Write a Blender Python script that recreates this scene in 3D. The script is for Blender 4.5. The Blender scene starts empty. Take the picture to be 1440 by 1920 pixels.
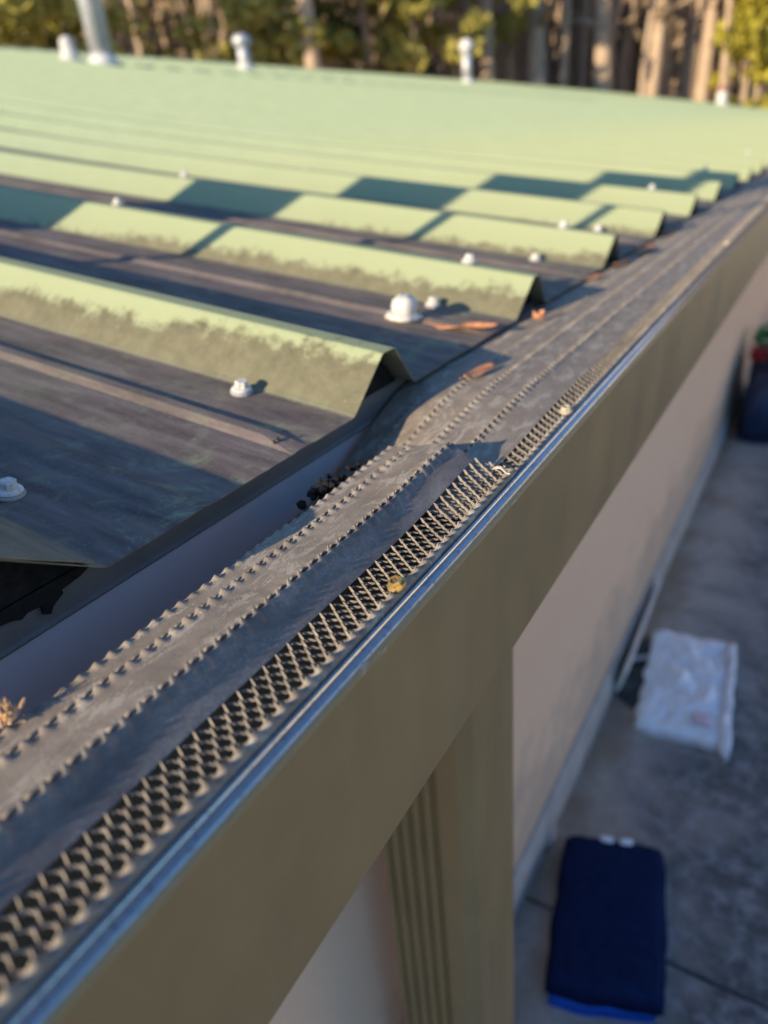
import bpy, bmesh, math, random
from mathutils import Vector, Matrix, noise

# ------------------------------------------------------------------ camera, sky, sun, exposure
S = bpy.context.scene
COL = S.collection
SUN_EL = math.radians(16.2)
SUN_AZ = math.radians(71.0)          # direction the light travels, from +X towards +Y

cam_d = bpy.data.cameras.new('camera')
cam = bpy.data.objects.new('camera', cam_d)
COL.objects.link(cam)
R_ = Vector((0.85437166, 0.51262292, -0.08524555))
U_ = Vector((-0.1678274, 0.4274356, 0.88833145))
F_ = Vector((-0.49181605, 0.74465868, -0.45122104))
M = Matrix.Identity(4)
for i in range(3):
    M[i][0], M[i][1], M[i][2] = R_[i], U_[i], -F_[i]
M[0][3], M[1][3], M[2][3] = 0.27007, -0.38575, 0.16224
cam.matrix_world = M
cam_d.sensor_fit = 'VERTICAL'
cam_d.sensor_height = 36.0
cam_d.lens = 1320.09 / 1920 * 36.0
cam_d.clip_start = 0.01
cam_d.clip_end = 2000
cam_d.dof.use_dof = True
cam_d.dof.focus_distance = 0.350
cam_d.dof.aperture_fstop = 5.0
S.camera = cam

w = bpy.data.worlds.new('World')
S.world = w
w.use_nodes = True
wn = w.node_tree
sky = wn.nodes.new('ShaderNodeTexSky')
sky.sky_type = 'NISHITA'
sky.sun_disc = False
sky.sun_elevation = SUN_EL
# where the sun stands: opposite to the travel direction
sx, sy = -math.cos(SUN_AZ), -math.sin(SUN_AZ)
sky.sun_rotation = math.atan2(sx, sy)
sky.air_density = 1.0
sky.dust_density = 0.3
sky.ozone_density = 6.0
wn.links.new(sky.outputs[0], wn.nodes['Background'].inputs[0])
wn.nodes['Background'].inputs[1].default_value = 0.15

sun_d = bpy.data.lights.new('sun', 'SUN')
sun_d.energy = 4.5
sun_d.angle = math.radians(0.5)
sun_d.color = (1.0, 0.83, 0.58)
sun = bpy.data.objects.new('sun', sun_d)
COL.objects.link(sun)
D = Vector((math.cos(SUN_AZ) * math.cos(SUN_EL), math.sin(SUN_AZ) * math.cos(SUN_EL), -math.sin(SUN_EL)))
sun.rotation_euler = D.to_track_quat('-Z', 'Y').to_euler()
sun.location = (-20, -30, 20)

S.view_settings.view_transform = 'Standard'
S.view_settings.look = 'None'
S.view_settings.exposure = 0.75
S.view_settings.gamma = 1.0
S.view_settings.use_curve_mapping = False
S.render.engine = 'CYCLES'
S.cycles.use_denoising = True
S.cycles.max_bounces = 6

random.seed(7)
PI = math.pi

# ------------------------------------------------------------------ helpers
def mesh(name, verts, faces, mat, parent=None, smooth=False, solid=0.0, offset=-1.0):
    me = bpy.data.meshes.new(name)
    me.from_pydata([tuple(v) for v in verts], [], faces)
    me.validate()
    if smooth:
        me.polygons.foreach_set('use_smooth', [True] * len(me.polygons))
    o = bpy.data.objects.new(name, me)
    COL.objects.link(o)
    if mat:
        me.materials.append(mat)
    if parent:
        o.parent = parent
    if solid:
        m = o.modifiers.new('solid', 'SOLIDIFY')
        m.thickness = solid
        m.offset = offset
    me.update()
    return o

def from_bm(name, bm, mat, parent=None, smooth=False):
    me = bpy.data.meshes.new(name)
    bmesh.ops.recalc_face_normals(bm, faces=bm.faces)
    bm.to_mesh(me)
    bm.free()
    if smooth:
        me.polygons.foreach_set('use_smooth', [True] * len(me.polygons))
    me.materials.append(mat)
    o = bpy.data.objects.new(name, me)
    COL.objects.link(o)
    if parent:
        o.parent = parent
    return o

def empty(name, loc=(0, 0, 0)):
    o = bpy.data.objects.new(name, None)
    o.location = loc
    o.empty_display_size = 0.1
    COL.objects.link(o)
    return o

def tag(o, label=None, cat=None, group=None, kind=None):
    if label: o['label'] = label
    if cat: o['category'] = cat
    if group: o['group'] = group
    if kind: o['kind'] = kind
    return o

def grid_faces(nr, nc, closed_c=False):
    f = []
    for r in range(nr - 1):
        for c in range(nc if closed_c else nc - 1):
            c2 = (c + 1) % nc
            f.append((r * nc + c, r * nc + c2, (r + 1) * nc + c2, (r + 1) * nc + c))
    return f

def tube(verts, faces, pts, rads, n=8, cap=True):
    """append a round tube along pts with radius per point"""
    base = len(verts)
    pts = [Vector(p) for p in pts]
    prev = None
    for i, p in enumerate(pts):
        if i == 0: t = pts[1] - p
        elif i == len(pts) - 1: t = p - pts[i - 1]
        else: t = pts[i + 1] - pts[i - 1]
        t.normalize()
        ref = Vector((1, 0, 0)) if abs(t.x) < 0.8 else Vector((0, 0, 1))
        if prev is not None:
            ref = prev
        a = (ref - t * ref.dot(t)).normalized()
        b = t.cross(a)
        prev = a
        for k in range(n):
            th = 2 * PI * k / n
            verts.append(p + (a * math.cos(th) + b * math.sin(th)) * rads[i])
    for r in range(len(pts) - 1):
        for c in range(n):
            c2 = (c + 1) % n
            faces.append((base + r * n + c, base + r * n + c2, base + (r + 1) * n + c2, base + (r + 1) * n + c))
    if cap:
        faces.append(tuple(base + k for k in reversed(range(n))))
        faces.append(tuple(base + (len(pts) - 1) * n + k for k in range(n)))

def lathe(prof, n=20, squash=None):
    """prof: list of (r,z); returns verts, faces about the z axis"""
    v, f = [], []
    for r, z in prof:
        for k in range(n):
            th = 2 * PI * k / n
            v.append((r * math.cos(th), r * math.sin(th), z))
    f = grid_faces(len(prof), n, True)
    f.append(tuple(reversed(range(n))))
    f.append(tuple((len(prof) - 1) * n + k for k in range(n)))
    return v, f

def sstep(a, b, x):
    t = min(1.0, max(0.0, (x - a) / (b - a)))
    return t * t * (3 - 2 * t)

# ------------------------------------------------------------------ materials
class NT:
    def __init__(self, name):
        self.m = bpy.data.materials.new(name)
        self.m.use_nodes = True
        self.t = self.m.node_tree
        self.b = self.t.nodes['Principled BSDF']
    def n(self, typ, **kw):
        nd = self.t.nodes.new(typ)
        for k, v in kw.items():
            setattr(nd, k, v)
        return nd
    def l(self, a, b):
        self.t.links.new(a, b)
    def pos(self):
        return self.n('ShaderNodeNewGeometry').outputs['Position']
    def mapping(self, scale, src=None):
        m = self.n('ShaderNodeMapping')
        m.inputs['Scale'].default_value = scale
        self.l(src or self.pos(), m.inputs['Vector'])
        return m.outputs[0]
    def noise(self, scale, detail=4, rough=0.6, vec=None, dist=0.0):
        nd = self.n('ShaderNodeTexNoise')
        nd.inputs['Scale'].default_value = scale
        nd.inputs['Detail'].default_value = detail
        nd.inputs['Roughness'].default_value = rough
        nd.inputs['Distortion'].default_value = dist
        self.l(vec or self.pos(), nd.inputs['Vector'])
        return nd.outputs['Fac']
    def ramp(self, fac, stops, interp='LINEAR'):
        r = self.n('ShaderNodeValToRGB')
        r.color_ramp.interpolation = interp
        el = r.color_ramp.elements
        while len(el) < len(stops):
            el.new(0.5)
        for e, (p, c) in zip(el, stops):
            e.position = p
            e.color = (c, c, c, 1) if isinstance(c, (int, float)) else (*c, 1)
        self.l(fac, r.inputs[0])
        return r.outputs[0]
    def mix(self, fac, a, b, mode='MIX'):
        m = self.n('ShaderNodeMix', data_type='RGBA', blend_type=mode)
        if isinstance(fac, (int, float)): m.inputs[0].default_value = fac
        else: self.l(fac, m.inputs[0])
        for i, x in ((6, a), (7, b)):
            if isinstance(x, tuple): m.inputs[i].default_value = (*x, 1)
            else: self.l(x, m.inputs[i])
        return m.outputs[2]
    def math(self, op, a, b=None, clamp=False):
        m = self.n('ShaderNodeMath', operation=op)
        m.use_clamp = clamp
        for i, x in ((0, a), (1, b)):
            if x is None: continue
            if isinstance(x, (int, float)): m.inputs[i].default_value = x
            else: self.l(x, m.inputs[i])
        return m.outputs[0]
    def attr(self, name):
        a = self.n('ShaderNodeAttribute')
        a.attribute_name = name
        return a.outputs['Fac']
    def bump(self, h, strength=0.3, dist=0.001):
        b = self.n('ShaderNodeBump')
        b.inputs['Strength'].default_value = strength
        b.inputs['Distance'].default_value = dist
        self.l(h, b.inputs['Height'])
        self.l(b.outputs[0], self.b.inputs['Normal'])
    def col(self, c):
        if isinstance(c, tuple): self.b.inputs['Base Color'].default_value = (*c, 1)
        else: self.l(c, self.b.inputs['Base Color'])
        return self
    def rough(self, r):
        if isinstance(r, (int, float)): self.b.inputs['Roughness'].default_value = r
        else: self.l(r, self.b.inputs['Roughness'])
        return self
    def metal(self, v):
        self.b.inputs['Metallic'].default_value = v
        return self
    def spec(self, v):
        self.b.inputs['Specular IOR Level'].default_value = v
        return self

def simple(name, c, rough=0.6, metal=0.0, var=0.25, scale=30, bump=0.0, spec=0.5):
    t = NT(name)
    f = t.noise(scale, 5, 0.65)
    lo = tuple(x * (1 - var) for x in c)
    hi = tuple(min(1, x * (1 + var)) for x in c)
    t.col(t.ramp(f, [(0.3, lo), (0.7, hi)])).rough(rough).metal(metal).spec(spec)
    if bump:
        t.bump(f, bump, 0.002)
    return t.m

def make_roof():
    t = NT('roof_paint')
    pan, up, ht = t.attr('pan'), t.attr('up'), t.attr('ht')
    n1 = t.noise(9, 6, 0.65)
    n2 = t.noise(70, 5, 0.7)
    nst = t.noise(6, 5, 0.6, t.mapping((2.0, 14.0, 1.0)))
    green = t.mix(t.ramp(n1, [(0.35, 0.0), (0.65, 1.0)]), (0.285, 0.345, 0.215), (0.31, 0.37, 0.235))
    green = t.mix(t.ramp(up, [(0.0, 0.6), (0.06, 0.45), (0.16, 0.0)]), green, (0.385, 0.40, 0.205))
    # dark brown film of dirt lying in the pans, thinning out up the slope
    film = t.mix(t.ramp(nst, [(0.3, 0.0), (0.7, 1.0)]), (0.11, 0.083, 0.074), (0.255, 0.198, 0.172))
    film = t.mix(t.ramp(n2, [(0.55, 0.0), (0.72, 0.55)]), film, (0.23, 0.24, 0.17))
    cover = t.ramp(up, [(0.0, 1.0), (0.09, 0.98), (0.22, 0.55), (0.4, 0.12), (1.0, 0.05)])   # up / 10 m
    big = t.ramp(t.noise(3.2, 4, 0.6), [(0.34, 0.9), (0.5, 1.0)])
    fpan = t.math('MULTIPLY', t.math('MULTIPLY', pan, cover), big, True)
    # pale worn patches in the film near the eave
    worn = t.math('MULTIPLY', t.ramp(t.noise(13, 6, 0.75, None, 0.6), [(0.6, 0.0), (0.68, 1.0)]), t.ramp(n2, [(0.4, 0.0), (0.6, 1.0)]))
    chalk = t.math('MULTIPLY', t.ramp(t.noise(22, 6, 0.8, None, 1.2), [(0.50, 0.0), (0.62, 1.0)]), t.ramp(n2, [(0.35, 0.2), (0.6, 1.0)]))
    chalk = t.math('MULTIPLY', chalk, t.ramp(up, [(0.0, 1.0), (0.004, 0.75), (0.012, 0.35), (0.05, 0.12)]))
    worn = t.math('MAXIMUM', worn, chalk)
    fpan = t.math('MULTIPLY', fpan, t.math('SUBTRACT', 1.0, t.math('MULTIPLY', worn, 0.7)), True)
    # olive algae on the rib faces close to the eave, ragged towards the rib top
    v = t.math('ADD', t.math('MULTIPLY', up, 4.0), t.math('MULTIPLY', ht, 0.55))
    v = t.math('ADD', v, t.math('MULTIPLY', n1, 0.5))
    v = t.math('ADD', v, t.math('MULTIPLY', n2, 0.45))
    yy = t.n('ShaderNodeSeparateXYZ')
    t.l(t.pos(), yy.inputs[0])
    v = t.math('ADD', v, t.math('MULTIPLY', yy.outputs[1], 0.45))
    alg = t.math('MULTIPLY', t.ramp(t.math('MULTIPLY', v, 0.5), [(0.445, 1.0), (0.505, 0.0)]), t.math('SUBTRACT', 1.0, pan), True)
    algc = t.mix(t.ramp(n2, [(0.3, 0.0), (0.7, 1.0)]), (0.115, 0.105, 0.062), (0.20, 0.18, 0.112))
    c = t.mix(alg, green, algc)
    c = t.mix(fpan, c, film)
    spk = t.ramp(t.noise(420, 3, 0.6), [(0.66, 0.0), (0.72, 0.5)])
    c = t.mix(t.math('MULTIPLY', spk, t.ramp(up, [(0.0, 1.0), (0.1, 0.0)])), c, (0.42, 0.42, 0.38))
    t.col(c).rough(0.75).spec(0.16)
    t.bump(t.math('ADD', n2, t.math('MULTIPLY', t.noise(500, 3, 0.6), 0.4)), 0.35, 0.0012)
    return t.m

def make_guard():
    t = NT('guard_paint')
    n1 = t.noise(60, 6, 0.7)
    n2 = t.noise(900, 3, 0.7)
    n3 = t.noise(45, 6, 0.75, t.mapping((2.5, 1.0, 1.0)), 0.5)
    base = t.mix(t.ramp(n1, [(0.35, 0.0), (0.65, 1.0)]), (0.21, 0.165, 0.125), (0.30, 0.245, 0.185))
    crust = t.ramp(t.math('ADD', t.math('MULTIPLY', n3, 0.8), t.math('MULTIPLY', n2, 0.2)), [(0.52, 0.0), (0.555, 1.0)])
    c = t.mix(t.math('MULTIPLY', crust, 0.7), base, (0.44, 0.38, 0.30))
    c = t.mix(t.ramp(n2, [(0.62, 0.0), (0.72, 0.45)]), c, (0.5, 0.47, 0.42))
    t.col(c).rough(t.ramp(n1, [(0.3, 0.5), (0.7, 0.75)])).spec(0.4)
    t.bump(t.math('ADD', n2, t.math('MULTIPLY', crust, 0.8)), 0.45, 0.0004)
    return t.m

def make_meshmat():
    t = NT('guard_mesh_paint')
    n1 = t.noise(160, 5, 0.7)
    n2 = t.noise(30, 4, 0.6)
    c = t.mix(t.ramp(n1, [(0.35, 0.0), (0.65, 1.0)]), (0.17, 0.14, 0.115), (0.28, 0.24, 0.195))
    c = t.mix(t.ramp(n2, [(0.45, 0.0), (0.65, 0.7)]), c, (0.13, 0.115, 0.10))
    t.col(c).rough(0.6).spec(0.4)
    return t.m

def make_shaded_strip():
    t = NT('guard_shaded_strip')  # darker copy of the guard paint, shade on the steep strip painted in
    n1 = t.noise(45, 6, 0.75, t.mapping((1.0, 0.45, 1.0)), 0.6)
    n2 = t.noise(1100, 3, 0.7, t.mapping((0.35, 1.0, 1.0)))
    c = t.mix(t.ramp(n1, [(0.35, 0.0), (0.62, 1.0)]), (0.115, 0.095, 0.085), (0.22, 0.185, 0.155))
    c = t.mix(t.ramp(t.math('MULTIPLY', n2, n1), [(0.27, 0.0), (0.36, 0.6)]), c, (0.34, 0.30, 0.26))
    t.col(c).rough(0.55).spec(0.5)
    t.bump(t.math('ADD', n2, t.math('MULTIPLY', n1, 0.6)), 0.6, 0.0004)
    return t.m

def make_gutter():
    t = NT('gutter_bronze_paint')
    n1 = t.noise(14, 5, 0.6, t.mapping((1.0, 1.0, 0.35)))
    n2 = t.noise(500, 3, 0.6)
    c = t.mix(t.ramp(n1, [(0.3, 0.0), (0.7, 1.0)]), (0.32, 0.212, 0.092), (0.37, 0.25, 0.115))
    c = t.mix(t.ramp(n2, [(0.66, 0.0), (0.76, 0.35)]), c, (0.4, 0.36, 0.28))
    st = t.ramp(t.noise(55, 4, 0.6, t.mapping((1.0, 1.0, 0.06))), [(0.52, 0.0), (0.68, 0.14)])
    c = t.mix(st, c, (0.40, 0.31, 0.19))
    st2 = t.ramp(t.noise(8, 5, 0.7), [(0.45, 0.0), (0.7, 0.45)])
    c = t.mix(st2, c, (0.23, 0.165, 0.085))
    t.col(c).rough(t.ramp(n1, [(0.3, 0.30), (0.7, 0.5)])).spec(0.5)
    t.bump(t.noise(16, 3, 0.5), 0.25, 0.004)
    return t.m

def make_chips():
    t = NT('gutter_edge_scuffed')
    n1 = t.noise(210, 6, 0.75, t.mapping((1.0, 0.4, 1.0)))
    n2 = t.noise(600, 3, 0.6)
    c = t.mix(t.ramp(n1, [(0.60, 0.0), (0.66, 0.8)]), (0.31, 0.23, 0.115), (0.50, 0.45, 0.37))
    c = t.mix(t.ramp(n2, [(0.62, 0.0), (0.7, 0.7)]), c, (0.10, 0.08, 0.06))
    t.col(c).rough(0.45).spec(0.5)
    t.bump(n1, 0.4, 0.0004)
    return t.m

def make_lip():
    t = NT('gutter_lip_paint')
    n2 = t.noise(420, 4, 0.7, t.mapping((1.0, 1.0, 1.0)))
    n1 = t.noise(70, 5, 0.7)
    c = t.mix(t.ramp(n2, [(0.54, 0.0), (0.70, 0.8)]), (0.42, 0.41, 0.40), (0.12, 0.11, 0.10))
    t.col(c).rough(t.ramp(n1, [(0.35, 0.14), (0.7, 0.26)])).metal(0.9).spec(0.8)
    t.bump(n2, 0.12, 0.0002)
    return t.m

def make_stucco():
    t = NT('pink_stucco')
    n1 = t.noise(2.5, 5, 0.6)
    n2 = t.noise(320, 4, 0.7)
    c = t.mix(t.ramp(n1, [(0.3, 0.0), (0.7, 1.0)]), (0.90, 0.61, 0.41), (0.93, 0.65, 0.45))
    c = t.mix(t.ramp(n2, [(0.56, 0.0), (0.72, 0.6)]), c, (0.36, 0.24, 0.19))
    zz = t.n('ShaderNodeSeparateXYZ')
    t.l(t.pos(), zz.inputs[0])
    low = t.math('SUBTRACT', t.math('MULTIPLY', zz.outputs[2], -1.6), t.math('MULTIPLY', t.noise(7, 5, 0.7), 1.1))
    c = t.mix(t.ramp(low, [(0.72, 0.0), (1.2, 0.55)]), c, (0.42, 0.33, 0.26))
    t.col(c).rough(0.9).spec(0.2)
    t.bump(n2, 0.5, 0.0015)
    return t.m

def make_concrete():
    t = NT('stained_concrete')
    n1 = t.noise(3.2, 6, 0.65, None, 0.4)
    n2 = t.noise(26, 6, 0.75)
    n3 = t.noise(250, 3, 0.7)
    base = t.mix(t.ramp(n2, [(0.35, 0.0), (0.65, 1.0)]), (0.38, 0.335, 0.29), (0.52, 0.475, 0.42))
    x = t.n('ShaderNodeSeparateXYZ')
    t.l(t.pos(), x.inputs[0])
    # black lichen and damp towards the middle of the walk
    k = t.math('ADD', t.math('MULTIPLY', x.outputs[0], 0.9), t.math('MULTIPLY', n1, 0.75))
    k = t.math('ADD', k, t.math('MULTIPLY', n2, 0.35))
    dark = t.ramp(k, [(0.62, 0.0), (0.80, 0.88)])
    c = t.mix(dark, base, t.mix(t.ramp(n2, [(0.45, 0.0), (0.6, 1.0)]), (0.07, 0.075, 0.08), (0.26, 0.26, 0.26)))
    # rusty brown run-off beside the wall
    r = t.math('ADD', t.math('MULTIPLY', x.outputs[0], -2.2), t.noise(4.5, 5, 0.6))
    c = t.mix(t.ramp(r, [(0.36, 0.0), (0.60, 0.7)]), c, (0.26, 0.175, 0.10))
    c = t.mix(t.ramp(n3, [(0.6, 0.0), (0.75, 0.4)]), c, (0.5, 0.48, 0.45))
    t.col(c).rough(0.85).spec(0.3)
    t.bump(t.math('ADD', n2, n3), 0.4, 0.003)
    return t.m

def make_bark():
    t = NT('pine_bark')
    n = t.noise(6, 6, 0.7, t.mapping((3.0, 3.0, 0.5)))
    t.col(t.ramp(n, [(0.3, (0.24, 0.165, 0.115)), (0.5, (0.46, 0.335, 0.235)), (0.7, (0.60, 0.46, 0.34))])).rough(0.95).spec(0.1)
    t.bump(n, 0.8, 0.03)
    return t.m

def make_leafmat(name, a, b, c):
    t = NT(name)
    n = t.noise(2.2, 4, 0.7)
    t.col(t.ramp(n, [(0.32, a), (0.5, b), (0.68, c)])).rough(0.7).spec(0.2)
    # light passing through thin needles
    t.b.inputs['Subsurface Weight'].default_value = 0.0
    return t.m

MAT = dict(
    roof=make_roof(), guard=make_guard(), strip=make_shaded_strip(), meshwire=make_meshmat(), gutter=make_gutter(), lip=make_lip(), chips=make_chips(),
    stucco=make_stucco(), concrete=make_concrete(), bark=make_bark(),
    trim=simple('eave_trim_paint', (0.17, 0.16, 0.145), 0.45, 0.0, 0.1, 40),
    gback=simple('gutter_back_paint', (0.66, 0.61, 0.62), 0.4, 0.1, 0.07, 18),
    rib_dark=simple('rib_hollow_black', (0.018, 0.017, 0.016), 0.95, 0, 0.5, 120, 0.5, 0.1),
    tar=simple('black_sealant', (0.014, 0.013, 0.012), 0.8, 0, 0.4, 200, 0.5, 0.2),
    whitescrew=simple('white_screw_paint', (0.66, 0.62, 0.55), 0.5, 0, 0.32, 260, 0.3),
    rubber=simple('grey_rubber_washer', (0.35, 0.34, 0.33), 0.8, 0, 0.15, 300),
    brass=simple('yellow_zinc', (0.72, 0.47, 0.16), 0.3, 0.75, 0.3, 260),
    tanscrew=simple('tan_screw_paint', (0.55, 0.45, 0.32), 0.45, 0.1, 0.2, 300),
    rust=simple('rusty_recess', (0.16, 0.08, 0.035), 0.9, 0.2, 0.4, 500),
    steel=simple('galvanized_steel', (0.50, 0.50, 0.50), 0.5, 0.45, 0.12, 12),
    pvc=simple('weathered_white_pipe', (0.66, 0.63, 0.58), 0.6, 0, 0.1, 8),
    flash=simple('pipe_boot', (0.62, 0.60, 0.55), 0.7, 0, 0.12, 10),
    redcap=simple('red_pipe_cap', (0.36, 0.17, 0.13), 0.6, 0, 0.2, 12),
    navy=simple('navy_cloth', (0.010, 0.020, 0.065), 0.95, 0, 0.25, 60, 0.3, 0.05),
    bluelining=simple('bright_blue_lining', (0.012, 0.13, 0.62), 0.5, 0, 0.2, 40),
    whiteplastic=simple('white_plastic_sack', (0.88, 0.92, 0.97), 0.42, 0, 0.12, 28, 0.15),
    print=simple('faded_red_print', (0.80, 0.62, 0.64), 0.5, 0, 0.2, 40),
    darkplastic=simple('dark_green_plastic', (0.02, 0.035, 0.035), 0.5, 0, 0.3, 30),
    blackbag=simple('black_navy_bag', (0.012, 0.020, 0.055), 0.55, 0, 0.4, 12),
    green=simple('green_plastic', (0.03, 0.22, 0.06), 0.5, 0, 0.2, 30),
    red=simple('red_plastic', (0.42, 0.03, 0.03), 0.5, 0, 0.2, 30),
    palewood=simple('pale_board', (0.68, 0.63, 0.57), 0.8, 0, 0.15, 20),
    found=simple('foundation_concrete', (0.42, 0.39, 0.36), 0.9, 0, 0.2, 12, 0.3),
    leaf=simple('dry_orange_leaf', (0.58, 0.25, 0.12), 0.7, 0, 0.35, 180),
    needle=simple('dry_pine_needles', (0.80, 0.47, 0.22), 0.6, 0, 0.3, 200),
    earth=simple('forest_floor', (0.16, 0.115, 0.075), 1.0, 0, 0.5, 0.8),
    grass=simple('rough_ground', (0.36, 0.30, 0.17), 1.0, 0, 0.4, 1.5),
    fol_a=make_leafmat('yellow_green_needles', (0.18, 0.16, 0.04), (0.34, 0.30, 0.07), (0.48, 0.42, 0.11)),
    fol_b=make_leafmat('olive_needles', (0.05, 0.055, 0.015), (0.12, 0.12, 0.03), (0.22, 0.21, 0.045)),
    fol_y=make_leafmat('bright_yellow_needles', (0.16, 0.14, 0.018), (0.32, 0.27, 0.03), (0.48, 0.40, 0.055)),
    brown=make_leafmat('brown_dead_leaves', (0.14, 0.10, 0.065), (0.26, 0.185, 0.115), (0.42, 0.29, 0.17)),
    oldwood=simple('grey_old_stick', (0.34, 0.34, 0.36), 0.8, 0, 0.1, 60),
)

# ------------------------------------------------------------------ ground
GZ = -1.15
g = mesh('ground', [(-400, -400, GZ - 0.03), (400, -400, GZ - 0.03), (400, 600, GZ - 0.03), (-400, 600, GZ - 0.03)], [(0, 1, 2, 3)], MAT['grass'])
tag(g, kind='structure')
pav = empty('pavement', (0, 0, GZ))
tag(pav, kind='structure')
def slab(x0, x1, y0, y1):
    bm = bmesh.new()
    bmesh.ops.create_cube(bm, size=1)
    for v in bm.verts:
        v.co = Vector(((x0 if v.co.x < 0 else x1), (y0 if v.co.y < 0 else y1), (-0.12 if v.co.z < 0 else 0)))
    bmesh.ops.bevel(bm, geom=[e for e in bm.edges], offset=0.004, segments=1, affect='EDGES')
    return from_bm('concrete_slab', bm, MAT['concrete'], pav)
ys = [-2.6, 0.46, 3.5, 6.55, 9.6, 12.65, 15.7, 18.75, 21.8, 24.9]
for i in range(len(ys) - 1):
    slab(-0.06, 1.44, ys[i] + 0.003, ys[i + 1] - 0.003)
    slab(1.446, 2.95, ys[i] + 0.003, ys[i + 1] - 0.003)

# hillside of the wood
hv = []
NX, NY = 40, 22
for j in range(NY):
    for i in range(NX):
        ang = math.radians(70 + 90 * i / (NX - 1))
        d = 30 + 5.0 * j
        x, y = d * math.cos(ang), d * math.sin(ang)
        z = GZ - 0.5 + 0.40 * 5.0 * j * sstep(0, 5, j) + 1.3 * noise.noise(Vector((x * .07, y * .07, 0)))
        hv.append((x, y, z))
h = mesh('hill', hv, grid_faces(NY, NX), MAT['earth'], smooth=True)
tag(h, kind='structure')

# ------------------------------------------------------------------ building with its metal roof
RIB = 0.3048          # rib spacing
RA, RW, RH = 0.0355, 0.0167, 0.0371
LMAX = 8.66
def roofz(L):
    if L < 0.8: return 0.150 * L
    if L < 2.6: return 0.12 + 0.150 * (L - 0.8) + 0.5 * (0.050 / 1.8) * (L - 0.8) ** 2
    return 0.4350 + 0.200 * (L - 2.6)
def roofn(L):
    e = 0.01
    s = (roofz(L + e) - roofz(max(0, L - e))) / (L + e - max(0, L - e))
    v = Vector((s, 0, 1)).normalized()
    return v

bld = empty('metal_building', (0, 0, GZ))
tag(bld, 'long low building with green ribbed metal roof and pink stucco wall', 'building')
INV = Matrix.Translation((0, 0, -GZ))

def bmesh_part(name, verts, faces, mat, parent=bld, smooth=False, solid=0.0, offset=-1.0):
    """a part given in world coordinates under the building"""
    o = mesh(name, verts, faces, mat, None, smooth, solid, offset)
    o.parent = parent
    o.matrix_parent_inverse = INV
    return o

# profile over one panel: (y, height, pan)
def panel_profile(s0=0.0, s1=0.0):
    p = []
    r1, r2 = 0.0030, 0.0016
    def rib(y0, up, skirt, sh=0.0):
        e = y0 + 2 * RA + RW
        y0 = y0 - sh
        q = [(y0 - r1, up, 1.0), (y0 - r1 * .2, up + 0.0005, 0.5), (y0 + r1 * .75, up + r1 * .78, 0.1),
             (y0 + RA - r2 * 1.1, RH + up - r2 * 1.15, 0), (y0 + RA - r2 * .1, RH + up - r2 * .25, 0), (y0 + RA + r2, RH + up, 0),
             (y0 + RA + RW - r2, RH + up, 0), (y0 + RA + RW + r2 * .1, RH + up - r2 * .25, 0), (y0 + RA + RW + r2 * 1.1, RH + up - r2 * 1.15, 0.45)]
        if skirt:
            q += [(e - 0.006, 0.0075, 0.75)]
        else:
            q += [(e - r1 * .75, r1 * .78, 0.8), (e + r1 * .2, 0.0005, 0.9), (e + r1, 0.0, 1.0)]
        return q
    for r in range(3):
        y0 = r * RIB
        p += rib(y0, 0.0, False, s0 if r == 0 else 0.0)
        e = y0 + 2 * RA + RW
        for c in (0.062, 0.157):
            p += [(e + c - 0.011, 0, 1), (e + c - 0.004, 0.0030, 1), (e + c + 0.004, 0.0030, 1), (e + c + 0.011, 0, 1)]
    p += rib(3 * RIB, 0.0012, True, s1)
    return p
LS = [0, 0.03, 0.08, 0.2, 0.4, 0.8, 1.1, 1.4, 1.7, 2.0, 2.3, 2.6, 4.0, 6.0, LMAX]
def make_panel_mesh(s0=0.0, s1=0.0):
    PROF = panel_profile(s0, s1)
    vs, att = [], []
    for L in LS:
        nn = roofn(max(L, 0.001))
        for (y, hh, pn) in PROF:
            h_ = hh * 0.2 if (L == 0 and 0.0029 < hh < 0.0031) else hh
            vs.append(Vector((-L, y, roofz(L))) + nn * h_)
            att.append((pn, L / 10.0, hh / RH))
    me = bpy.data.meshes.new('roof_panel')
    me.from_pydata([tuple(v) for v in vs], [], grid_faces(len(LS), len(PROF)))
    for k, nm in enumerate(('pan', 'up', 'ht')):
        a = me.attributes.new(nm, 'FLOAT', 'POINT')
        a.data.foreach_set('value', [x[k] for x in att])
    me.materials.append(MAT['roof'])
    me.update()
    return me
SPREAD = 0.017
PME, PME_FIRST, PME_LAST = make_panel_mesh(), make_panel_mesh(SPREAD, 0.0), make_panel_mesh(0.0, SPREAD)
panels = []
# a lap falls on the rib nearest the viewer, one rib short of the origin
for k in range(-3, 27):
    o = bpy.data.objects.new('roof_panel', PME_FIRST if k == 0 else (PME_LAST if k == -1 else PME))
    COL.objects.link(o)
    o.parent = bld
    o.location = (random.uniform(-0.002, 0.002), -RIB + 3 * RIB * k, -GZ + (0.0002 * (k % 2)))
    m = o.modifiers.new('solid', 'SOLIDIFY')
    m.thickness = 0.0008
    m.offset = -1
    panels.append(o)
YEND = -RIB + 3 * RIB * 27 + 0.09
YBEG = -RIB + 3 * RIB * -3

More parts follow.
